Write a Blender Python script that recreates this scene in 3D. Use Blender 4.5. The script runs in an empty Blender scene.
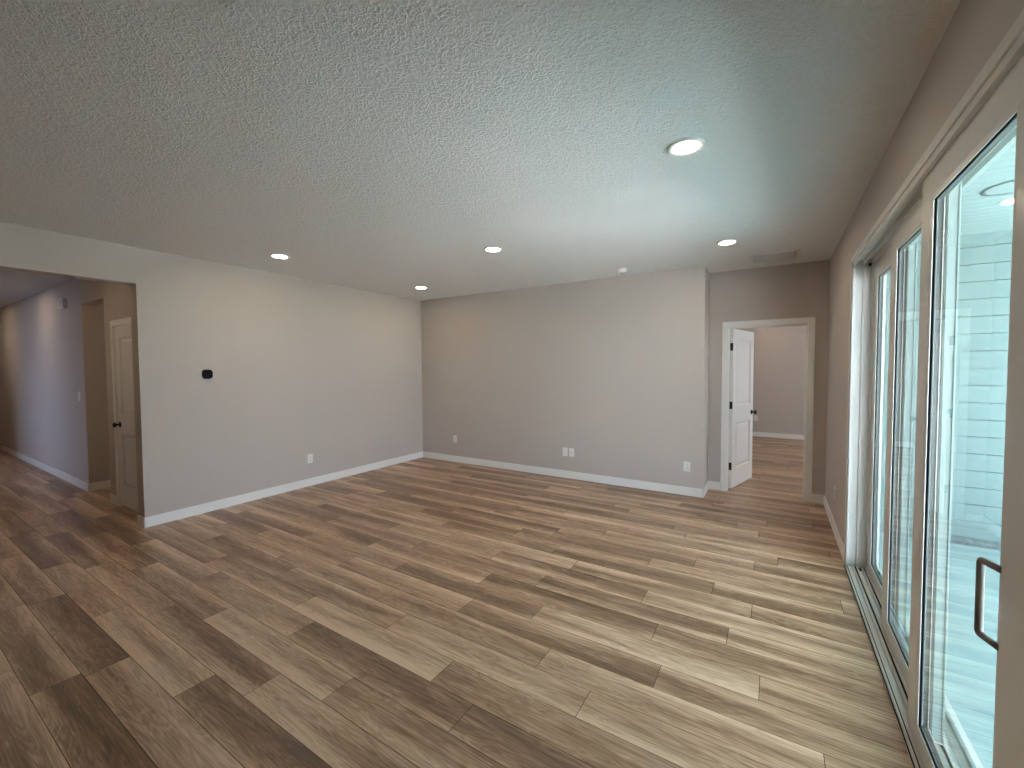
import bpy, bmesh, math, random
from mathutils import Vector, Matrix
random.seed(7)
SC = bpy.context.scene
COL = SC.collection
# ------------------------------------------------------------------ camera, sky, sun, exposure
H = 2.743                                   # ceiling height
cd = bpy.data.cameras.new('camera'); cam = bpy.data.objects.new('camera', cd); COL.objects.link(cam)
cd.sensor_fit = 'HORIZONTAL'; cd.sensor_width = 36.0; cd.lens = 36.0 * 421.19 / 1024.0
cd.clip_start = 0.02; cd.clip_end = 300
def cam_matrix(yaw, pitch, roll, loc):
    f = Vector((-math.sin(yaw)*math.cos(pitch), math.cos(yaw)*math.cos(pitch), math.sin(pitch)))
    r = Vector((math.cos(yaw), math.sin(yaw), 0)); u = r.cross(f)
    c, s = math.cos(roll), math.sin(roll)
    r2 = c*r + s*u; u2 = -s*r + c*u
    m = Matrix((r2, u2, -f)).transposed().to_4x4(); m.translation = loc
    return m
cam.matrix_world = cam_matrix(0.5591, -0.0364, -0.0053, (0, 0, 1.5514))
SC.camera = cam

vs = SC.view_settings
vs.view_transform = 'Standard'; vs.look = 'None'; vs.gamma = 1.0; vs.use_curve_mapping = False
vs.exposure = 1.62
SC.cycles.use_denoising = True
SC.cycles.max_bounces = 10; SC.cycles.diffuse_bounces = 6; SC.cycles.transparent_max_bounces = 16
SC.cycles.sample_clamp_indirect = 6.0
SC.cycles.caustics_reflective = False; SC.cycles.caustics_refractive = False

SKY_STRENGTH = 6.0
SUN_STRENGTH = 45.0
DOWNLIGHT = 36.0
w = bpy.data.worlds.new('sky'); SC.world = w; w.use_nodes = True
nt = w.node_tree
bg = nt.nodes['Background']; bg.inputs['Color'].default_value = (0.84, 0.85, 0.98, 1); bg.inputs['Strength'].default_value = SKY_STRENGTH
sd = bpy.data.lights.new('sun', 'SUN'); sd.energy = SUN_STRENGTH; sd.angle = math.radians(1.0); sd.color = (1.0, 0.82, 0.80)
sun = bpy.data.objects.new('sun', sd); COL.objects.link(sun)
sun.rotation_euler = (math.radians(18), math.radians(35), 0); sun.location = (12, -4, 12)

def area(name, loc, target, sx, sy, watts, color):
    d = bpy.data.lights.new(name, 'AREA'); d.shape = 'RECTANGLE'; d.size = sx; d.size_y = sy; d.energy = watts; d.color = color
    o = bpy.data.objects.new(name, d); COL.objects.link(o); o.location = loc
    o.rotation_euler = (Vector(target) - Vector(loc)).to_track_quat('-Z', 'Y').to_euler()
    return o
# daylight of windows that lie outside the picture: dining room off the hall, the far room, the kitchen side
dw = area('dining_window_daylight', (-9.6, -2.6, 1.25), (-9.5, 1.6, 0.75), 1.3, 1.3, 4.2, (0.54, 0.68, 1.0)); dw.data.spread = math.radians(75)
area('far_room_window_daylight', (3.3, 8.2, 1.4), (0.0, 7.6, 1.0), 1.6, 1.6, 25, (0.84, 0.93, 1.0))

# ------------------------------------------------------------------ materials
def mat(name, color, rough=0.5, spec=0.5, metal=0.0):
    m = bpy.data.materials.new(name); m.use_nodes = True
    b = m.node_tree.nodes['Principled BSDF']
    b.inputs['Base Color'].default_value = (*color, 1); b.inputs['Roughness'].default_value = rough
    b.inputs['Specular IOR Level'].default_value = spec; b.inputs['Metallic'].default_value = metal
    return m
def N(m, t, **kw):
    n = m.node_tree.nodes.new(t)
    for k, v in kw.items(): setattr(n, k, v)
    return n
def L(m, a, b): m.node_tree.links.new(a, b)
def bsdf(m): return m.node_tree.nodes['Principled BSDF']
def add_noise_bump(m, scale, dist, detail=3.0, strength=1.0, rough=0.5):
    g = N(m, 'ShaderNodeNewGeometry'); n = N(m, 'ShaderNodeTexNoise')
    n.inputs['Scale'].default_value = scale; n.inputs['Detail'].default_value = detail; n.inputs['Roughness'].default_value = rough
    b = N(m, 'ShaderNodeBump'); b.inputs['Strength'].default_value = strength; b.inputs['Distance'].default_value = dist
    L(m, g.outputs['Position'], n.inputs['Vector']); L(m, n.outputs['Fac'], b.inputs['Height']); L(m, b.outputs['Normal'], bsdf(m).inputs['Normal'])
def add_colour_noise(m, c0, c1, scale):
    g = N(m, 'ShaderNodeNewGeometry'); n = N(m, 'ShaderNodeTexNoise'); n.inputs['Scale'].default_value = scale; n.inputs['Detail'].default_value = 5
    r = N(m, 'ShaderNodeValToRGB'); r.color_ramp.elements[0].position = .35; r.color_ramp.elements[1].position = .65
    r.color_ramp.elements[0].color = (*c0, 1); r.color_ramp.elements[1].color = (*c1, 1)
    L(m, g.outputs['Position'], n.inputs['Vector']); L(m, n.outputs['Fac'], r.inputs['Fac']); L(m, r.outputs['Color'], bsdf(m).inputs['Base Color'])

WALL = mat('greige_wall_paint', (0.55, 0.495, 0.46), 0.75, 0.25); add_noise_bump(WALL, 130, 0.0012, 4)
TRIM = mat('white_trim_paint', (0.87, 0.86, 0.84), 0.38, 0.45); add_noise_bump(TRIM, 30, 0.0003)
DOORW = mat('white_door_paint', (0.80, 0.79, 0.77), 0.42, 0.45); add_noise_bump(DOORW, 60, 0.0004)
VINYL_DIMMED = mat('white_vinyl_darkened_for_daylight', (0.27, 0.34, 0.325), 0.45, 0.4); add_noise_bump(VINYL_DIMMED, 20, 0.0002)  # darker copy of the white vinyl for outer faces that daylight overexposes
HANDLE = mat('handle_darkened_as_backlit', (0.27, 0.24, 0.21), 0.65, 0.25); add_noise_bump(HANDLE, 60, 0.0002)  # pale handle seen against the light; its backlit shade is in the colour
VINYL = mat('white_vinyl', (0.68, 0.66, 0.625), 0.32, 0.5); add_noise_bump(VINYL, 20, 0.0002)
BLACKM = mat('black_metal', (0.018, 0.015, 0.013), 0.4, 0.5, 0.3)
RUBBER = mat('black_gasket', (0.012, 0.012, 0.012), 0.7, 0.3)
SPACER = mat('grey_spacer', (0.09, 0.10, 0.10), 0.5, 0.4)
ALU = mat('track_aluminium', (0.60, 0.60, 0.59), 0.35, 0.5, 0.6)
PLASTIC = mat('white_plastic', (0.82, 0.81, 0.78), 0.35, 0.5)
SLOT = mat('slot_dark', (0.10, 0.09, 0.08), 0.6, 0.3)
BLACKP = mat('black_gloss_plastic', (0.003, 0.003, 0.003), 0.5, 0.12)
SIDING = mat('siding_daylight_toned', (0.135, 0.205, 0.20), 0.6, 0.3); add_noise_bump(SIDING, 25, 0.001)  # siding darkened and tinted aqua: daylight's exposure and cool cast put into colour
SOFFIT = mat('soffit_daylight_toned', (0.21, 0.29, 0.285), 0.55, 0.3); add_noise_bump(SOFFIT, 10, 0.0003)  # white soffit, colour lowered and cooled to stand in for daylight exposure and cast
CONCRETE = mat('concrete_daylight_toned', (0.62, 0.64, 0.63), 0.8, 0.2); add_colour_noise(CONCRETE, (0.27, 0.39, 0.395), (0.36, 0.49, 0.49), 3.5)  # pale concrete with the cool daylight cast and reduced brightness in its colours
GROUND = mat('bounce_paving', (0.60, 0.60, 0.56), 0.9, 0.1); add_colour_noise(GROUND, (0.70, 0.70, 0.68), (0.82, 0.81, 0.79), 1.2)
BASE = mat('grey_stucco_base', (0.11, 0.15, 0.155), 0.9, 0.1); add_colour_noise(BASE, (0.07, 0.10, 0.105), (0.16, 0.21, 0.215), 30)
LAWN = mat('dim_lawn', (0.10, 0.13, 0.06), 0.95, 0.1); add_colour_noise(LAWN, (0.08, 0.10, 0.05), (0.13, 0.15, 0.08), 2.0)
DUCT = mat('duct_metal', (0.42, 0.42, 0.41), 0.6, 0.3); add_noise_bump(DUCT, 40, 0.0002)
GRILLE = mat('grille_enamel', (0.80, 0.79, 0.77), 0.5, 0.4); add_noise_bump(GRILLE, 40, 0.0002)

# ceiling: white knockdown texture
CEIL = mat('knockdown_ceiling', (0.86, 0.86, 0.85), 0.7, 0.2)
def make_ceiling(m):
    g = N(m, 'ShaderNodeNewGeometry')
    n = N(m, 'ShaderNodeTexNoise'); n.inputs['Scale'].default_value = 44; n.inputs['Detail'].default_value = 3; n.inputs['Distortion'].default_value = 1.2
    r = N(m, 'ShaderNodeValToRGB'); r.color_ramp.elements[0].position = .43; r.color_ramp.elements[1].position = .60
    n2 = N(m, 'ShaderNodeTexNoise'); n2.inputs['Scale'].default_value = 160; n2.inputs['Detail'].default_value = 2
    mx = N(m, 'ShaderNodeMath', operation='MULTIPLY_ADD'); mx.inputs[1].default_value = 0.25
    b = N(m, 'ShaderNodeBump'); b.inputs['Strength'].default_value = 0.9; b.inputs['Distance'].default_value = 0.005
    L(m, g.outputs['Position'], n.inputs['Vector']); L(m, g.outputs['Position'], n2.inputs['Vector'])
    L(m, n.outputs['Fac'], r.inputs['Fac']); L(m, n2.outputs['Fac'], mx.inputs[0]); L(m, r.outputs['Color'], mx.inputs[2])
    L(m, mx.outputs[0], b.inputs['Height']); L(m, b.outputs['Normal'], bsdf(m).inputs['Normal'])
make_ceiling(CEIL)

# floor: long wood planks, each plank a face with its own tone and seed
FLOOR = mat('wood_plank_floor', (0.25, 0.19, 0.14), 0.36, 0.65)
def make_floor_material(m):
    tone = N(m, 'ShaderNodeAttribute', attribute_name='tone'); seed = N(m, 'ShaderNodeAttribute', attribute_name='seed')
    g = N(m, 'ShaderNodeNewGeometry'); sep = N(m, 'ShaderNodeSeparateXYZ'); L(m, g.outputs['Position'], sep.inputs[0])
    def math_(op, a, b=None, c=None):
        n = N(m, 'ShaderNodeMath', operation=op)
        for i, v in enumerate((a, b, c)):
            if v is None: continue
            if isinstance(v, (int, float)): n.inputs[i].default_value = v
            else: L(m, v, n.inputs[i])
        return n.outputs[0]
    def vec(sx, sy, sm):
        c = N(m, 'ShaderNodeCombineXYZ')
        L(m, math_('MULTIPLY', sep.outputs[0], sx), c.inputs[0]); L(m, math_('MULTIPLY', sep.outputs[1], sy), c.inputs[1])
        L(m, math_('MULTIPLY', seed.outputs['Fac'], sm), c.inputs[2]); return c.outputs[0]
    def noise(v, scale, det, dis=0.0):
        n = N(m, 'ShaderNodeTexNoise'); n.inputs['Scale'].default_value = scale; n.inputs['Detail'].default_value = det; n.inputs['Distortion'].default_value = dis
        L(m, v, n.inputs['Vector']); return n.outputs['Fac']
    broad = noise(vec(0.9, 9.0, 37.0), 1.0, 2.0, 0.6)          # broad light/dark bands along a plank
    fig = noise(vec(1.6, 14.0, 91.0), 1.0, 3.0, 1.6)           # cathedral figure
    rings = math_('PINGPONG', math_('MULTIPLY', fig, 7.0), 0.5)
    fine = noise(vec(5.0, 170.0, 13.0), 1.0, 3.0)
    t = math_('MULTIPLY_ADD', math_('SUBTRACT', broad, 0.5), 1.05, tone.outputs['Fac'])
    t = math_('MULTIPLY_ADD', math_('SUBTRACT', rings, 0.25), 0.45, t)
    t = math_('MULTIPLY_ADD', math_('SUBTRACT', fine, 0.5), 0.8, t)
    # across one plank: one long edge paler than the other, differently on every plank
    v = math_('FRACT', math_('DIVIDE', math_('SUBTRACT', sep.outputs[1], 0.789 - 100*0.1795), 0.1795))
    k = math_('SINE', math_('MULTIPLY', seed.outputs['Fac'], 211.0))
    t = math_('MULTIPLY_ADD', math_('MULTIPLY', math_('SUBTRACT', v, 0.5), k), 0.46, t)
    c = math_('ABSOLUTE', math_('SUBTRACT', v, 0.5))
    t = math_('MULTIPLY_ADD', math_('SUBTRACT', c, 0.25), 0.40, t)
    r = N(m, 'ShaderNodeValToRGB'); L(m, t, r.inputs['Fac'])
    e = r.color_ramp.elements
    e[0].position = 0.0; e[0].color = (0.14, 0.076, 0.040, 1)
    e[1].position = 1.0; e[1].color = (0.82, 0.61, 0.44, 1)
    x = e.new(0.35); x.color = (0.315, 0.182, 0.102, 1)
    x = e.new(0.65); x.color = (0.56, 0.37, 0.235, 1)
    L(m, r.outputs['Color'], bsdf(m).inputs['Base Color'])
    rr = math_('MULTIPLY_ADD', fine, 0.16, 0.26); L(m, rr, bsdf(m).inputs['Roughness'])
    b = N(m, 'ShaderNodeBump'); b.inputs['Strength'].default_value = 0.35; b.inputs['Distance'].default_value = 0.0012
    L(m, fine, b.inputs['Height']); L(m, b.outputs['Normal'], bsdf(m).inputs['Normal'])
make_floor_material(FLOOR)
JOINT = mat('plank_joint', (0.05, 0.035, 0.025), 0.6, 0.2)

# glass: clear sheet with a green-blue tint
GLASS = bpy.data.materials.new('tinted_glass'); GLASS.use_nodes = True
def make_glass(m):
    t = m.node_tree; t.nodes.clear()
    out = t.nodes.new('ShaderNodeOutputMaterial'); mix = t.nodes.new('ShaderNodeMixShader')
    tr = t.nodes.new('ShaderNodeBsdfTransparent'); tr.inputs['Color'].default_value = (0.86, 0.94, 0.96, 1)
    gl = t.nodes.new('ShaderNodeBsdfGlossy'); gl.inputs['Roughness'].default_value = 0.02; gl.inputs['Color'].default_value = (0.9, 1.0, 0.97, 1)
    lw = t.nodes.new('ShaderNodeLayerWeight'); pw = t.nodes.new('ShaderNodeMath'); pw.operation = 'POWER'; pw.inputs[1].default_value = 5.0
    fr = t.nodes.new('ShaderNodeMath'); fr.operation = 'MULTIPLY_ADD'; fr.inputs[1].default_value = 0.90; fr.inputs[2].default_value = 0.035
    t.links.new(lw.outputs['Facing'], pw.inputs[0]); t.links.new(pw.outputs[0], fr.inputs[0])
    t.links.new(fr.outputs[0], mix.inputs[0]); t.links.new(tr.outputs[0], mix.inputs[1]); t.links.new(gl.outputs[0], mix.inputs[2])
    t.links.new(mix.outputs[0], out.inputs[0])
make_glass(GLASS)
LENS = bpy.data.materials.new('lit_lens'); LENS.use_nodes = True
def make_lens(m):
    t = m.node_tree; t.nodes.clear()
    out = t.nodes.new('ShaderNodeOutputMaterial'); e = t.nodes.new('ShaderNodeEmission')
    e.inputs['Color'].default_value = (1.0, 0.80, 0.58, 1); e.inputs['Strength'].default_value = DOWNLIGHT
    t.links.new(e.outputs[0], out.inputs[0])
make_lens(LENS)

# ------------------------------------------------------------------ mesh helpers
def box(bm, x0, x1, y0, y1, z0, z1, bev=0.0, mi=0):
    r = bmesh.ops.create_cube(bm, size=1.0)
    for v in r['verts']:
        v.co = Vector((x0 + (v.co.x + .5)*(x1-x0), y0 + (v.co.y + .5)*(y1-y0), z0 + (v.co.z + .5)*(z1-z0)))
    fs = {f for v in r['verts'] for f in v.link_faces}
    for f in fs: f.material_index = mi
    if bev > 0:
        es = list({e for v in r['verts'] for e in v.link_edges})
        bmesh.ops.bevel(bm, geom=es, offset=bev, segments=2, profile=0.6, affect='EDGES', clamp_overlap=True)
def lathe(bm, prof, segs=40, mtx=None):
    """prof: list of (radius, height); axis local z."""
    rings = []
    for r, h in prof:
        if r < 1e-6: rings.append([bm.verts.new((0, 0, h))])
        else: rings.append([bm.verts.new((r*math.cos(2*math.pi*i/segs), r*math.sin(2*math.pi*i/segs), h)) for i in range(segs)])
    for a, b in zip(rings, rings[1:]):
        for i in range(segs):
            j = (i+1) % segs
            if len(a) == 1 and len(b) == 1: continue
            if len(a) == 1: f = bm.faces.new((a[0], b[i], b[j]))
            elif len(b) == 1: f = bm.faces.new((a[i], b[0], a[j]))
            else: f = bm.faces.new((a[i], b[i], b[j], a[j]))
            f.smooth = True
    if mtx is not None:
        bmesh.ops.transform(bm, matrix=mtx, verts=[v for r in rings for v in r])
def tube(bm, pts, rad, segs=14):
    pts = [Vector(p) for p in pts]; rings = []
    for i, p in enumerate(pts):
        d = (pts[min(i+1, len(pts)-1)] - pts[max(i-1, 0)]).normalized()
        a = d.orthogonal().normalized() if i == 0 else (rings_a - d*rings_a.dot(d)).normalized()
        rings_a = a; b = d.cross(a)
        rings.append([bm.verts.new(p + rad*(math.cos(2*math.pi*k/segs)*a + math.sin(2*math.pi*k/segs)*b)) for k in range(segs)])
    for r0, r1 in zip(rings, rings[1:]):
        for k in range(segs):
            f = bm.faces.new((r0[k], r0[(k+1) % segs], r1[(k+1) % segs], r1[k])); f.smooth = True
    bm.faces.new(rings[0][::-1]); bm.faces.new(rings[-1])
def ring_box(bm, x0, x1, oy0, oy1, oz0, oz1, iy0, iy1, iz0, iz1, bev=0.0):
    """rectangular frame in the y-z plane with thickness x0..x1"""
    o = [(oy0, oz0), (oy1, oz0), (oy1, oz1), (oy0, oz1)]; i = [(iy0, iz0), (iy1, iz0), (iy1, iz1), (iy0, iz1)]
    def vs_(x, pts): return [bm.verts.new((x, y, z)) for y, z in pts]
    A, B, C_, D = vs_(x0, o), vs_(x0, i), vs_(x1, o), vs_(x1, i)
    for k in range(4):
        j = (k+1) % 4
        bm.faces.new((A[k], A[j], B[j], B[k])); bm.faces.new((C_[j], C_[k], D[k], D[j]))
        bm.faces.new((A[j], A[k], C_[k], C_[j])); bm.faces.new((B[k], B[j], D[j], D[k]))
    if bev:
        bmesh.ops.bevel(bm, geom=[e for e in bm.edges], offset=bev, segments=2, profile=.6, affect='EDGES')
def slope_ring(bm, xa, oa, xb, ob):
    """sloped frame from rectangle oa (y0,y1,z0,z1) at xa to rectangle ob at xb"""
    def r(x, q): y0, y1, z0, z1 = q; return [bm.verts.new(c) for c in ((x, y0, z0), (x, y1, z0), (x, y1, z1), (x, y0, z1))]
    A, B = r(xa, oa), r(xb, ob)
    for k in range(4):
        j = (k+1) % 4; bm.faces.new((A[k], A[j], B[j], B[k]))
def obj(name, bm, m, parent=None):
    bmesh.ops.recalc_face_normals(bm, faces=bm.faces)
    me = bpy.data.meshes.new(name); bm.to_mesh(me); bm.free()
    for k in (m if isinstance(m, (list, tuple)) else [m]): me.materials.append(k)
    o = bpy.data.objects.new(name, me); COL.objects.link(o)
    if parent is not None: o.parent = parent
    return o
def BM(): return bmesh.new()
def struct(name, bm, m, label=None):
    o = obj(name, bm, m); o['kind'] = 'structure'
    if label: o['label'] = label
    return o
def thing(name, label, cat, loc=(0, 0, 0), rotz=0.0, group=None):
    o = bpy.data.objects.new(name, None); COL.objects.link(o); o.empty_display_size = 0.05
    o.location = loc; o.rotation_euler = (0, 0, rotz); o['label'] = label; o['category'] = cat
    if group: o['group'] = group
    return o
def dup(root, loc, rotz=None, label=None):
    r = root.copy(); COL.objects.link(r); r.location = loc
    if rotz is not None: r.rotation_euler = (0, 0, rotz)
    if label: r['label'] = label
    for ch in root.children:
        c = ch.copy(); COL.objects.link(c); c.parent = r
        for g in ch.children:
            d = g.copy(); COL.objects.link(d); d.parent = c
    return r

# ------------------------------------------------------------------ main dimensions
XL, XR = -5.258, 0.495              # left wall, slider wall (inner faces)
YB, YR, XO = 5.427, 5.876, -0.718   # back wall, recess wall, outside corner of the back wall
YE, ZE = 1.556, 2.394               # hall opening: edge and header
YH = 1.666                          # hall wall with the closet door
YN = -4.6                           # wall behind the camera
TW = 0.165                           # left wall thickness
HY0 = 0.25                          # other side of the hall
SY0, SY1, SZ = 1.36, 4.13, 2.385    # slider opening
XE = 0.66                           # outer face of the slider wall

# ------------------------------------------------------------------ floor (one mesh of plank faces)
PW, PL, PY0 = 0.1795, 1.22, 0.071
joints = {}                          # row -> x of one joint, rows counted from y=0.789
for k, xj in {-1: -2.95, 0: -2.40, 1: -3.345, 2: -1.78, 4: -1.43, 5: -0.733, 6: -1.034, 7: -0.483, 8: -0.044, 9: -0.58,
              10: -0.213, 11: -0.733, 12: -0.107, 13: -0.35, 15: -0.522}.items(): joints[k] = xj
tones = {(4, -2.65): .84, (2, -3.0): .74, (2, -1.78): .48, (0, -3.62): .80, (0, -2.40): .37, (5, -1.953): .70, (8, -1.264): .72,
         (6, -1.034): .62, (5, -0.733): .70, (7, -1.703): .40, (9, -1.80): .36, (7, -0.483): .52, (9, -0.58): .5, (11, -0.733): .66}
def build_floor():
    bm = BM(); lt = bm.faces.layers.float.new('tone'); ls = bm.faces.layers.float.new('seed')
    rects = [(-13.4, XE - 0.18 + 0.02, YN, 5.427)]
    def plank(x0, x1, y0, y1, tone, seed):
        g = 0.0013
        vs_ = [bm.verts.new(c) for c in ((x0+g, y0+g, 0), (x1-g, y0+g, 0), (x1-g, y1-g, 0), (x0+g, y1-g, 0))]
        f = bm.faces.new(vs_); f[lt] = tone; f[ls] = seed
    rnd = random.Random(5)
    k0 = math.floor((YN - 0.789)/PW); k1 = math.ceil((10.95 - 0.789)/PW)
    for k in range(k0, k1):
        y0 = 0.789 + k*PW; y1 = y0 + PW
        xj = joints.get(k, rnd.uniform(-1.22, 0))
        xmin, xmax = (-13.4, 0.485) if y0 < 5.6 else ((-2.5, 3.5) if y0 > 5.85 else (XO, 0.495))
        n0 = math.floor((xmin - xj)/PL); n1 = math.ceil((xmax - xj)/PL)
        for n in range(n0, n1):
            a = xj + n*PL; b = a + PL; tone = rnd.choice((.34, .40, .44, .48, .52, .55, .59, .64)) + rnd.uniform(-.04, .04); seed = rnd.random()
            for (kk, xx), tt in tones.items():
                if kk == k and abs(xx - a) < 0.06: tone = tt
            a2, b2 = max(a, xmin), min(b, xmax)
            if b2 - a2 > 0.01: plank(a2, b2, y0, y1, tone, seed)
    # under-floor showing in the joints
    for (x0, x1, y0, y1) in ((-13.4, 0.487, YN, 5.87), (-2.5, 3.5, 5.87, 10.95)):
        f = bm.faces.new([bm.verts.new(c) for c in ((x0, y0, -0.0012), (x1, y0, -0.0012), (x1, y1, -0.0012), (x0, y1, -0.0012))])
        f.material_index = 1
    o = struct('floor', bm, [FLOOR, JOINT], 'brown wood plank floor running through all the rooms')
build_floor()

# ------------------------------------------------------------------ ceiling and walls
bm = BM()
box(bm, -13.6, XR, YN-.15, 5.99, H, H+.12); box(bm, -2.6, 3.6, 5.99, 11.1, H, H+.12)
struct('ceiling', bm, CEIL, 'white knockdown textured ceiling')
bm = BM()
box(bm, XL-TW, XL, YE, 5.6, 0, H); box(bm, XL-TW, XL, HY0, YE, ZE, H); box(bm, XL-TW, XL, YN-.15, HY0, 0, H)
struct('wall_left', bm, WALL, 'greige left wall with a wide opening to the hall')
bm = BM(); box(bm, XL, XO, YB, 5.99, 0, H)
struct('wall_back', bm, WALL, 'greige back wall between left wall and door recess')
DX0, DX1, DZ = -0.515, 0.318, 2.062      # rough opening of the far room's door
bm = BM()
box(bm, XO, DX0, YR, 5.99, 0, H); box(bm, DX1, 3.6, YR, 5.99, 0, H); box(bm, DX0, DX1, YR, 5.99, DZ, H)
struct('wall_recess', bm, WALL, 'greige recess wall around the far room doorway')
bm = BM()
box(bm, XR, XE, YN-.15, SY0, 0, H); box(bm, XR, XE, SY1, YR, 0, H); box(bm, XR, XE, SY0, SY1, SZ, H)
struct('wall_right', bm, WALL, 'greige right wall holding the sliding door')
bm = BM(); box(bm, -13.6, XR, YN-.15, YN, 0, H); struct('wall_front', bm, WALL)
# hall
HD0, HD1 = -6.32, -5.56                  # hall closet door
bm = BM()
box(bm, -13.4, -7.48, YH, 1.79, 0, H); box(bm, -7.60, -7.48, 1.79, 4.2, 0, H)
box(bm, -7.48, -6.65, YH, 1.79, 2.40, H)
box(bm, -6.65, HD0-.015, YH, 1.79, 0, H); box(bm, HD1+.015, XL-TW, YH, 1.79, 0, H); box(bm, HD0-.015, HD1+.015, YH, 1.79, 2.06, H)
box(bm, -6.65, -6.53, 1.79, 4.2, 0, H); box(bm, -7.6, -6.53, 4.2, 4.3, 0, H)
struct('wall_hall', bm, WALL, 'greige hall wall with side passage and closet door')
bm = BM(); box(bm, -6.53, XL-TW, 2.5, 2.6, 0, H); struct('wall_closet', bm, WALL)
bm = BM(); box(bm, -13.52, -13.4, -3.2, 1.79, 0, H); struct('wall_hall_end', bm, WALL)
bm = BM(); box(bm, -13.4, -11.0, HY0-.12, HY0, 0, H); box(bm, -7.9, XL-TW, HY0-.12, HY0, 0, H); box(bm, -11.0, -7.9, HY0-.12, HY0, 2.4, H)
struct('wall_hall_side', bm, WALL)
bm = BM(); box(bm, -13.4, XL-TW, -3.2, -3.08, 0, H); struct('wall_dining', bm, WALL)
# far room
bm = BM()
box(bm, -2.6, 3.6, 10.9, 11.05, 0, H); box(bm, -2.6, -2.5, 5.99, 10.9, 0, H); box(bm, 3.5, 3.6, 5.99, 10.9, 0, H)
struct('wall_far_room', bm, WALL, 'greige walls of the room behind the open door')

# ------------------------------------------------------------------ baseboards
BH, BT = 0.102, 0.014
def baseboard(name, segs, label=None):
    """segs: (x0,y0,x1,y1,nx,ny): wall line and the direction into the room"""
    bm = BM()
    for x0, y0, x1, y1, nx, ny in segs:
        if nx: box(bm, min(x0, x0+nx*BT), max(x0, x0+nx*BT), min(y0, y1), max(y0, y1), 0, BH, 0.003)
        else: box(bm, min(x0, x1), max(x0, x1), min(y0, y0+ny*BT), max(y0, y0+ny*BT), 0, BH, 0.003)
    return struct(name, bm, TRIM, label)
baseboard('baseboard_left', [(XL, YE-BT, XL, YB, 1, 0), (XL-TW, YE, XL+BT, YE, 0, -1), (XL, YN, XL, HY0, 1, 0)], 'white baseboard along the left wall')
baseboard('baseboard_back', [(XL, YB, XO+BT, YB, 0, -1), (XO, YB-BT, XO, YR, 1, 0)], 'white baseboard along the back wall')
baseboard('baseboard_recess', [(XO, YR, -0.575, YR, 0, -1), (0.372, YR, XR, YR, 0, -1)], 'white baseboard either side of the far doorway')
baseboard('baseboard_right', [(XR, YR, XR, 4.16, -1, 0), (XR, YN, XR, 1.33, -1, 0)], 'white baseboard along the right wall')
baseboard('baseboard_hall', [(-13.4, YH, -7.48+BT, YH, 0, -1), (-7.48, YH-BT, -7.48, 4.2, 1, 0), (-6.65-BT, YH, -6.385, YH, 0, -1), (-6.65, YH-BT, -6.65, 4.2, -1, 0)], 'white baseboard along the hall wall')
baseboard('baseboard_hall_end', [(-13.4, HY0, -13.4, YH, 1, 0)])
baseboard('baseboard_far_room', [(-2.5, 10.9, 3.5, 10.9, 0, -1), (-2.5, 5.99, -2.5, 10.9, 1, 0)], 'white baseboard of the far room')

# ------------------------------------------------------------------ door casings
def casing(name, x0, x1, ztop, yface, depth, cw, ny, label):
    """jamb lining plus flat casing on the -y side (and the +y side when depth is full)"""
    bm = BM(); ct = 0.016
    box(bm, x0-.018, x0, yface-.002, yface+depth+.002, 0, ztop+.018, .001); box(bm, x1, x1+.018, yface-.002, yface+depth+.002, 0, ztop+.018, .001)
    box(bm, x0, x1, yface-.002, yface+depth+.002, ztop, ztop+.018, .001)
    for yy0, yy1 in ((yface-ct, yface), (yface+depth, yface+depth+ct)):
        for a, b in ((x0-.006-cw, x0-.006), (x1+.006, x1+.006+cw)): box(bm, a, b, yy0, yy1, 0, ztop+.006+cw, .004)
        box(bm, x0-.006, x1+.006, yy0, yy1, ztop+.006, ztop+.006+cw, .004)
    # raised outer bead of the casing
        yb0, yb1 = (yy0-.004, yy0) if yy0 < yface else (yy1, yy1+.004)
        for a, b in ((x0-.006-cw, x0-.006-cw+.016), (x1+.006+cw-.016, x1+.006+cw)): box(bm, a, b, yb0, yb1, 0, ztop+.006+cw, .0015)
        box(bm, x0-.006-cw, x1+.006+cw, yb0, yb1, ztop+cw-.010, ztop+.006+cw, .0015)
    # stop
    ys = yface + depth - .055
    box(bm, x0, x0+.010, ys-.03, ys, 0, ztop); box(bm, x1-.010, x1, ys-.03, ys, 0, ztop); box(bm, x0, x1, ys-.03, ys, ztop-.010, ztop)
    return struct(name, bm, TRIM, label)
casing('trim_1', -0.497, 0.300, 2.044, YR, 0.114, 0.066, -1, 'white casing around the far room doorway')
casing('trim_2', HD0, HD1, 2.048, YH, 0.124, 0.060, -1, 'white casing around the hall closet door')

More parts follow.
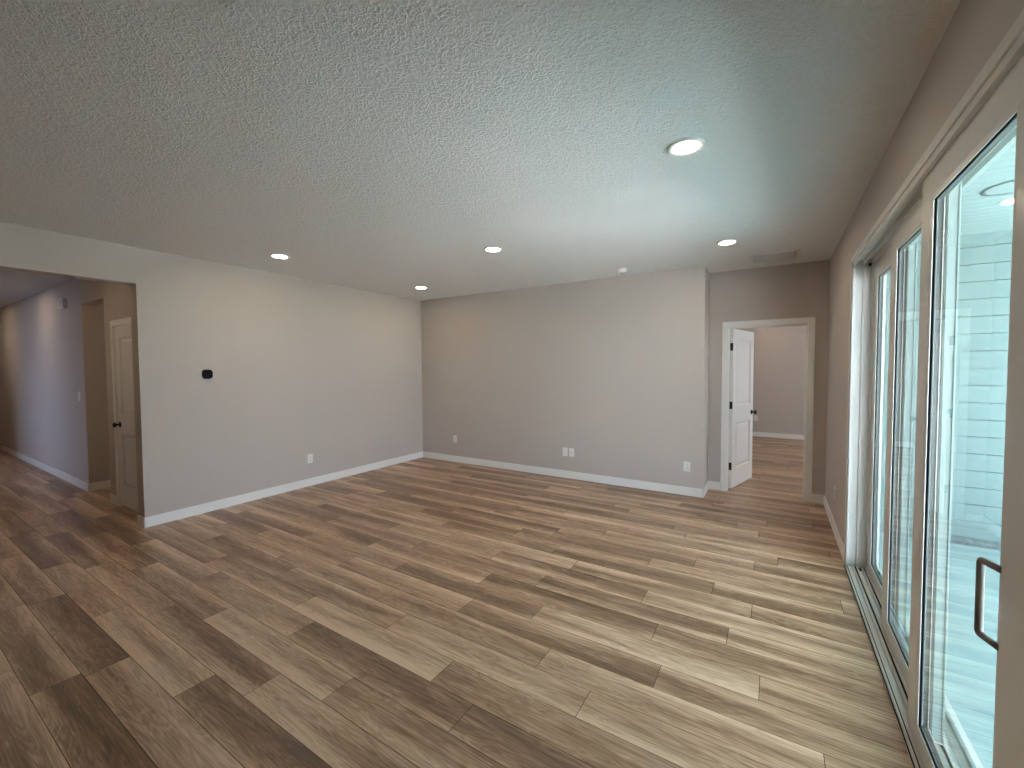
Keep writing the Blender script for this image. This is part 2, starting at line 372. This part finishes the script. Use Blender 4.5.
# ------------------------------------------------------------------ panelled doors
def door_leaf(bm, W, Ht, T, panels):
    """leaf in local x 0..W, y 0..T, z 0..Ht with moulded panels on both faces"""
    xs = [0, .115, W-.115, W]
    zs = [0] + [z for p in panels for z in p] + [Ht]
    for side in (0, 1):
        y = 0 if side == 0 else T; s = 1 if side == 0 else -1
        for i in range(3):
            for j in range(len(zs)-1):
                x0, x1, z0, z1 = xs[i], xs[i+1], zs[j], zs[j+1]
                if i == 1 and j % 2 == 1:
                    steps = [(0, 0), (.012, .014), (.028, .014), (.055, .004)]
                    prev = None
                    for ins, dep in steps:
                        q = [bm.verts.new(c) for c in ((x0+ins, y+s*dep, z0+ins), (x1-ins, y+s*dep, z0+ins), (x1-ins, y+s*dep, z1-ins), (x0+ins, y+s*dep, z1-ins))]
                        if prev:
                            for k in range(4): bm.faces.new((prev[k], prev[(k+1) % 4], q[(k+1) % 4], q[k]))
                        prev = q
                    bm.faces.new(prev)
                else:
                    bm.faces.new([bm.verts.new(c) for c in ((x0, y, z0), (x1, y, z0), (x1, y, z1), (x0, y, z1))])
    for a, b in (((0, 0), (W, 0)), ((W, 0), (W, Ht)), ((W, Ht), (0, Ht)), ((0, Ht), (0, 0))):
        bm.faces.new([bm.verts.new(c) for c in ((a[0], 0, a[1]), (b[0], 0, b[1]), (b[0], T, b[1]), (a[0], T, a[1]))])
    bmesh.ops.remove_doubles(bm, verts=bm.verts, dist=1e-5)
PANELS = [(.235, .825), (1.04, 1.90)]
KNOB = [(0, 0), (.031, 0), (.033, .003), (.031, .007), (.014, .010), (.011, .016), (.011, .030), (.018, .036), (.027, .044), (.0285, .052), (.026, .060), (.016, .0655), (0, .067)]
def hang_door(name, W, Ht, T, loc, rot, kx, label, hinge_x):
    bm = BM(); door_leaf(bm, W, Ht, T, PANELS)
    d = struct(name, bm, DOORW, label); d['category'] = 'door'; d.location = loc; d.rotation_euler = (0, 0, rot)
    for y, rx in ((0.0005, 90), (T-.0005, -90)):
        b = BM(); lathe(b, KNOB, 28, Matrix.Translation((kx, y, .925)) @ Matrix.Rotation(math.radians(rx), 4, 'X'))
        k = obj('door_knob', b, BLACKM, d); k['label'] = 'black round door knob'
    b = BM(); e = W if kx > W/2 else 0
    box(b, e-.0015, e+.0015, T*.5-.012, T*.5+.012, .895, .955); obj('latch_plate', b, BLACKM, d)
    for z in (.28, 1.06, 1.80):
        b = BM()
        box(b, hinge_x-.0025, hinge_x+.0015, .002, T-.002, z-.047, z+.047, .0008)
        lathe(b, [(0, z-.052), (.006, z-.050), (.0068, z-.046), (.0068, z+.046), (.006, z+.050), (0, z+.052)], 14, Matrix.Translation((hinge_x-.005, T+.004, 0)))
        h = obj('hinge', b, BLACKM, d); h['label'] = 'black butt hinge'
    return d
hang_door('door_1', .775, 2.025, .035, (-0.454, 5.984, .012), math.radians(90-14.5), .775-.062, 'open white two panel door leading to the far room', 0)
hang_door('door_2', .754, 2.030, .035, (HD0+.003, YH+.001, .020), 0, .060, 'closed white two panel closet door in the hall', .754)

# ------------------------------------------------------------------ sliding door frame (fixed) and its three panels
def build_slider_frame():
    y0, y1, zt = SY0-.03, 4.16, 2.385
    bm = BM()
    # flange on the room side
    box(bm, .478, .497, SY0-.03, SY0+.02, 0, zt, .003); box(bm, .478, .497, 4.118, 4.16, 0, zt, .003)
    box(bm, .478, .497, SY0-.03, 4.16, 2.345, zt, .003)
    # head body with three downward ribs between the tracks
    box(bm, .490, .68, SY0, 4.13, 2.352, 2.384, .001)
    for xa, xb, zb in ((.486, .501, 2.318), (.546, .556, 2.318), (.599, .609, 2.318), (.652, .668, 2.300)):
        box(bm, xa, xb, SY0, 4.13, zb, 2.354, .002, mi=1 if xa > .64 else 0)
    # jambs with the same ribs
    for s, ya, yb in ((1, 4.098, 4.13), (-1, SY0, SY0+.030)):
        box(bm, .490, .68, ya + (.012 if s > 0 else 0), yb - (0 if s > 0 else .012), 0, 2.36, .001)
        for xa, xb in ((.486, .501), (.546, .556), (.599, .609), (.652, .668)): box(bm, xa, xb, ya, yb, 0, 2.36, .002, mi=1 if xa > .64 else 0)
    o = struct('door_3', bm, [VINYL, VINYL_DIMMED], 'white vinyl frame of the sliding glass door'); o['category'] = 'door frame'
    b = BM()
    box(b, .474, .70, SY0-.03, 4.16, -.05, .010, .002)
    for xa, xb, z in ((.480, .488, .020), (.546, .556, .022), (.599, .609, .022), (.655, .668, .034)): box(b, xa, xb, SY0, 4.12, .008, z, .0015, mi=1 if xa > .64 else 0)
    obj('sill', b, [VINYL, VINYL_DIMMED], o)
    b = BM()
    for xa in (.523, .576, .629): box(b, xa-.003, xa+.003, SY0+.01, 4.11, .009, .019, .001)
    r = obj('track_rail', b, ALU, o); r['label'] = 'metal track rails'
    b = BM()
    for xa, z in ((.4755, .0125), (.4905, .0135), (.543, .0135), (.596, .0135)): box(b, xa-(.0022 if xa < .48 else .0040), xa+(.0022 if xa < .48 else .0040), SY0, 4.11, .008, z)
    r = obj('weatherstrip', b, RUBBER, o); r['label'] = 'black weatherstrip lines in the sill'
    b = BM(); box(b, .560, .572, 4.04, 4.085, .010, .022, .002); obj('roller_stop', b, RUBBER, o)
    b = BM(); box(b, .575, .590, 4.07, 4.097, 2.300, 2.318, .002); obj('head_stop', b, RUBBER, o)
build_slider_frame()

def slider_panel(xf, y0, y1, label, stile_l, stile_r, handle=False):
    """panel whose room-side face is at x=xf; glass opening inside the stiles"""
    T = .040; z0, z1 = .020, 2.318
    root = thing('sliding_door_panel', label, 'sliding door', (xf, (y0+y1)/2, z0), 0, 'sliding glass door panels')
    yc, zc = (y0+y1)/2, z0
    g = (y0+stile_r-yc, y1-stile_l-yc, .100-zc, 2.197-zc)          # opening at the bead's inner lip
    q = (g[0]-.022, g[1]+.022, g[2]-.016, g[3]+.016)              # face edge where the bead starts
    b = BM(); ring_box(b, 0, T, y0-yc, y1-yc, 0, z1-zc, q[0], q[1], q[2], q[3], 0.002)
    b.normal_update(); bmesh.ops.recalc_face_normals(b, faces=b.faces)
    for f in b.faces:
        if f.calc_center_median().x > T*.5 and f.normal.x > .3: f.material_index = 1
    obj('panel_frame', b, [VINYL, VINYL_DIMMED], root)
    b = BM(); slope_ring(b, .0005, q, .0035, (g[0], g[1], g[2], g[3])); slope_ring(b, .0035, g, .006, g)
    slope_ring(b, T-.0005, q, T-.0035, g); slope_ring(b, T-.0035, g, T-.006, g)
    obj('glazing_bead', b, VINYL, root)
    g1 = (g[0]-.004, g[1]+.004, g[2]-.004, g[3]+.004)
    b = BM(); ring_box(b, .006, .0105, q[0], q[1], q[2], q[3], *g1); ring_box(b, T-.0105, T-.006, q[0], q[1], q[2], q[3], *g1)
    ga = obj('gasket', b, RUBBER, root); ga['label'] = 'black rubber glazing gasket'
    g2 = (g[0]+.004, g[1]-.004, g[2]+.004, g[3]-.004)
    b = BM(); ring_box(b, .0125, .0275, q[0], q[1], q[2], q[3], *g2)
    sp = obj('spacer_bar', b, SPACER, root); sp['label'] = 'grey spacer bar between the panes'
    b = BM(); box(b, .0108, .0122, q[0]+.004, q[1]-.004, q[2]+.004, q[3]-.004)
    gl = obj('glass', b, GLASS, root); gl['label'] = 'clear pane with a green blue tint'
    # interlock fins on both upright ends
    b = BM()
    box(b, .002, T-.001, y0-yc-.003, y0-yc+.001, .01, z1-zc-.01, .001)
    for xa, xb in ((.002, .006), (.032, .038)):
        box(b, xa, xb, y0-yc-.009, y0-yc-.001, .01, z1-zc-.01, .001)
    il = obj('interlock', b, VINYL_DIMMED, root); il['label'] = 'ribbed interlock edge, vinyl darkened against the daylight'
    if handle:
        hx, hy = -.018, 1.650-yc; za, zb = .814-zc, 1.020-zc; pa = (.002, 1.588-yc)
        b = BM()
        def mixp(t, z): return (pa[0] + (hx-pa[0])*t, pa[1] + (hy-pa[1])*t, z)
        pts = [mixp(0, za), mixp(.5, za), mixp(.88, za)]
        pts += [mixp(.88 + .12*math.sin(k*math.pi/8), za + .010*(1-math.cos(k*math.pi/8))) for k in range(1, 5)]
        pts += [mixp(.88 + .12*math.cos(k*math.pi/8), zb - .010*(1-math.sin(k*math.pi/8))) for k in range(0, 5)]
        pts += [mixp(.5, zb), mixp(0, zb)]
        tube(b, pts, .0088)
        h = obj('pull_handle', b, HANDLE, root); h['label'] = 'D shaped pull handle'
    return root
slider_panel(.610, 3.155, 4.096, 'far glass panel of sliding door, narrowest in view, beside white jamb', .115, .115)
slider_panel(.5575, 2.315, 3.255, 'middle glass panel of sliding door, between far and near panels', .125, .115)
slider_panel(.505, 1.392, 2.403, 'nearest and widest glass panel of sliding door, with the pull handle', .133, .212, True)

# ------------------------------------------------------------------ porch outside
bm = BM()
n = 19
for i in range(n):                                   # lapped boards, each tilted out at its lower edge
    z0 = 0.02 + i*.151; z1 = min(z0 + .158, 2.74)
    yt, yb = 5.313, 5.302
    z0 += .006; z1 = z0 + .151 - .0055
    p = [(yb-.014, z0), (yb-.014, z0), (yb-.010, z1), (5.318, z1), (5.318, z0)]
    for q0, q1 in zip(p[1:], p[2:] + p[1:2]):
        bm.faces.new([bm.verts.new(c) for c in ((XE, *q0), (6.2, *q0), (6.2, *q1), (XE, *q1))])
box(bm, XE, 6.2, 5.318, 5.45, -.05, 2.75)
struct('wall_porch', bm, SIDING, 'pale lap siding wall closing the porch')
bm = BM(); box(bm, XE, 6.2, 5.296, 5.318, -.05, .022, .002); struct('trim_3', bm, BASE)
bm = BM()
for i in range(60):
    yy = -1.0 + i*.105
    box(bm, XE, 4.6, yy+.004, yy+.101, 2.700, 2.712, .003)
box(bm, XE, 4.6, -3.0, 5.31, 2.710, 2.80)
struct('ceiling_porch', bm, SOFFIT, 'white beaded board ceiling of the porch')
bm = BM(); box(bm, 4.45, 4.65, -3.0, 5.31, 2.42, 2.80); struct('trim_4', bm, SOFFIT)
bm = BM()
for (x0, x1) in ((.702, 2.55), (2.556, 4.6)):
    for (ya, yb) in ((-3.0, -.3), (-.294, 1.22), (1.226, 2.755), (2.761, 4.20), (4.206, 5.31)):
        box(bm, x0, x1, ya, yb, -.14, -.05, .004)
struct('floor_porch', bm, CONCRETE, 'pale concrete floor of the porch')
bm = BM(); box(bm, 4.6, 9.0, -12, 14, -.30, -.16); box(bm, .7, 4.6, -12, -3.0, -.30, -.15)  # unseen paving, sized and kept pale to bounce sunlight onto the room's ceiling
struct('unseen_bounce_paving', bm, GROUND)
bm = BM(); box(bm, 9.0, 60, -40, 50, -.40, -.20)  # unseen grass, added dark to cut light bounced onto the upper left wall
struct('unseen_dark_lawn', bm, LAWN)
# flat round light on the porch ceiling
t = thing('porch_light', 'round flush light fixture on white porch ceiling seen through glass', 'ceiling light', (1.27, 4.02, 2.70))
b = BM(); lathe(b, [(.105, 0), (.140, 0), (.142, -.003), (.138, -.008), (.128, -.009), (.120, -.006)], 40); obj('rim', b, SPACER, t)
b = BM(); lathe(b, [(.121, -.006), (.09, -.010), (.045, -.012), (0, -.0125)], 40); obj('diffuser', b, SOFFIT, t)

# ------------------------------------------------------------------ recessed downlights
def make_downlight(label, loc):
    t = thing('downlight', label, 'ceiling light', loc, 0, 'lit recessed downlights')
    b = BM(); lathe(b, [(.092, 0), (.0930, -.008), (.0905, -.0115), (.086, -.0125), (.067, -.0090), (.0655, -.0070), (.0655, 0)], 48)
    r = obj('trim_ring', b, PLASTIC, t)
    b = BM(); lathe(b, [(.0654, -.0010), (.0654, -.0066), (.050, -.0070), (0, -.0072)], 48)
    l = obj('lens', b, LENS, t); l['label'] = 'glowing warm white lens'
    return t
d0 = make_downlight('lit downlight nearest the camera, largest on the ceiling, right of centre', (-0.426, 2.458, H))
dup(d0, (-0.409, 4.518, H), 0, 'lit downlight on ceiling near recess and air grille')
dup(d0, (-2.403, 3.498, H), 0, 'lit downlight in middle of ceiling, between the other four')
dup(d0, (-4.409, 4.554, H), 0, 'lit downlight in far left corner where left and back walls meet')
dup(d0, (-4.417, 2.493, H), 0, 'lit downlight above left wall, nearest the thermostat')
dup(d0, (-9.2, 1.05, H), 0, 'lit downlight in hall ceiling, nearer one')
dup(d0, (-11.7, 1.05, H), 0, 'lit downlight in hall ceiling, farther one')
dup(d0, (-6.25, .62, H), 0, 'added unseen downlight in hall ceiling, brightens the closet door')  # extra lamp out of view, added to brighten the closet door
dup(d0, (-7.05, 2.9, H), 0, 'added unseen downlight brightening the hall side passage')  # extra lamp out of view, added because the passage wall was too dim
dup(d0, (-0.1, 10.1, H), 0, 'lit downlight in ceiling of the far room')

# ------------------------------------------------------------------ smoke detector and air grille on the ceiling
t = thing('smoke_detector', 'small round white smoke detector on ceiling near back wall', 'smoke detector', (-1.585, 5.05, H))
b = BM(); lathe(b, [(.062, 0), (.062, -.010), (.058, -.012), (0, -.012)], 40); obj('base_plate', b, PLASTIC, t)
b = BM(); lathe(b, [(.054, -.012), (.054, -.040), (.050, -.046), (.030, -.049), (0, -.050)], 40); obj('cover', b, PLASTIC, t)
b = BM(); lathe(b, [(0, -.0495), (.007, -.0495), (.0065, -.053), (0, -.0535)], 16); obj('test_button', b, SLOT, t)

t = thing('air_grille', 'square slatted return air grille in ceiling above doorway', 'air vent', (-0.03, 5.39, H))
b = BM()
hw, hd = .225, .215
for (xa, xb, ya, yb) in ((-hw, hw, -hd, -hd+.028), (-hw, hw, hd-.028, hd), (-hw, -hw+.028, -hd, hd), (hw-.028, hw, -hd, hd)): box(b, xa, xb, ya, yb, -.010, 0, .002)
obj('grille_frame', b, GRILLE, t)
b = BM()
for i in range(22):
    y = -hd+.034 + i*(2*hd-.068)/21
    vs_ = [b.verts.new(c) for c in ((-hw+.02, y-.006, -.0085), (hw-.02, y-.006, -.0085), (hw-.02, y+.004, -.0005), (-hw+.02, y+.004, -.0005))]
    f = b.faces.new(vs_)
    r = bmesh.ops.extrude_face_region(b, geom=[f]); bmesh.ops.translate(b, verts=[v for v in r['geom'] if isinstance(v, bmesh.types.BMVert)], vec=(0, .0012, -.001))
obj('louvre', b, GRILLE, t)
b = BM(); box(b, -hw+.01, hw-.01, -hd+.01, hd-.01, -.0004, 0); obj('duct_backing', b, DUCT, t)

# ------------------------------------------------------------------ thermostat on the left wall
t = thing('thermostat', 'black rounded thermostat on left wall', 'thermostat', (XL, 2.133, 1.509))
def rounded(bm, hw, hh, r, x0, x1, bev, n=10):
    pts = []
    for cx, cy, a in ((hw-r, hh-r, 0), (-hw+r, hh-r, 90), (-hw+r, -hh+r, 180), (hw-r, -hh+r, 270)):
        for k in range(n+1):
            q = math.radians(a + 90*k/n); pts.append((cx + r*math.cos(q), cy + r*math.sin(q)))
    def rg(x, s): return [bm.verts.new((x, p[0]*(1-s/hw), p[1]*(1-s/hh))) for p in pts]
    R = [rg(x0, 0), rg(x1-bev, 0), rg(x1-bev*.3, bev*.3), rg(x1, bev)]
    for a, c in zip(R, R[1:]):
        for k in range(len(pts)):
            j = (k+1) % len(pts); f = bm.faces.new((a[k], a[j], c[j], c[k])); f.smooth = True
    bm.faces.new(R[0][::-1]); bm.faces.new(R[-1])
b = BM(); rounded(b, .050, .050, .034, 0, .020, .006); obj('housing', b, BLACKP, t)
b = BM(); rounded(b, .040, .040, .027, .0195, .0215, .001); obj('screen', b, BLACKP, t)

# ------------------------------------------------------------------ wall plates
def make_outlet(name, label, loc, rotz, cat='outlet', group='white wall outlets', kind='duplex'):
    """plate in local x-z plane facing -y"""
    t = thing(name, label, cat, loc, rotz, group)
    b = BM(); box(b, -.038, .038, -.006, 0, -.060, .060, .0035); obj('cover_plate', b, PLASTIC, t)
    if kind == 'duplex':
        for z in (-.020, .020):
            b = BM()
            lathe(b, [(.0165, 0), (.0165, -.0022), (.0155, -.003), (0, -.003)], 28, Matrix.Translation((0, -.0055, z)) @ Matrix.Rotation(math.radians(-90), 4, 'X'))
            rc = obj('receptacle', b, PLASTIC, t)
            b = BM()
            box(b, -.0075, -.0050, -.0092, -.0080, z-.001, z+.0075); box(b, .0050, .0075, -.0092, -.0080, z-.001, z+.0075)
            lathe(b, [(0, 0), (.0026, 0), (.0026, .0012), (0, .0012)], 12, Matrix.Translation((0, -.0080, z-.008)) @ Matrix.Rotation(math.radians(90), 4, 'X'))
            obj('slot', b, SLOT, rc)
    elif kind == 'jack':
        b = BM(); box(b, -.010, .010, -.0085, -.0055, -.012, .012, .0012); jk = obj('jack', b, PLASTIC, t)
        b = BM(); box(b, -.0055, .0055, -.0090, -.0084, -.006, .005); obj('port', b, SLOT, jk)
    else:
        b = BM(); box(b, -.017, .017, -.0085, -.0055, -.034, .034, .001); rk = obj('rocker', b, PLASTIC, t)
        b = BM(); box(b, -.0145, .0145, -.0115, -.008, -.001, .030, .001); obj('paddle', b, PLASTIC, rk)
    for z in ((-.046, .046) if kind != 'duplex' else (0,)):
        b = BM(); lathe(b, [(0, 0), (.0030, 0), (.0026, .0010), (0, .0012)], 12, Matrix.Translation((0, -.0058, z)) @ Matrix.Rotation(math.radians(90), 4, 'X'))
        obj('screw', b, GRILLE, t)
    return t
R90 = math.radians(90)
make_outlet('wall_outlet', 'white outlet low on left wall', (XL, 3.303, .365), R90)
make_outlet('wall_outlet', 'white outlet on back wall nearest the left corner', (-4.519, YB, .385), 0)
make_outlet('wall_outlet', 'left plate of the white pair low on back wall', (-2.511, YB, .370), 0)
make_outlet('wall_jack', 'right plate of the white pair low on back wall', (-2.411, YB, .370), 0, 'wall plate', None, 'jack')
make_outlet('wall_outlet', 'white outlet on back wall nearest the doorway recess', (-0.895, YB, .352), 0)
make_outlet('wall_outlet', 'white outlet on far room wall seen past the open door', (-0.36, 10.9, .41), 0)
make_outlet('wall_outlet', 'white outlet on right wall beside the sliding door frame', (XR, 4.95, .36), -R90)
make_outlet('light_switch', 'white light switch on bluish hall wall', (-7.73, YH, 1.22), 0, 'light switch', None, 'switch')
# door chime high on the hall wall
t = thing('door_chime', 'small white door chime box high on hall wall', 'door chime', (-8.22, YH, 2.465))
b = BM(); box(b, -.105, .105, -.045, 0, -.065, .065, .010); obj('housing', b, PLASTIC, t)
b = BM()
for i in range(6): box(b, -.06, .06, -.0465, -.0445, -.040+i*.016, -.034+i*.016)
obj('sound_slot', b, SLOT, t)
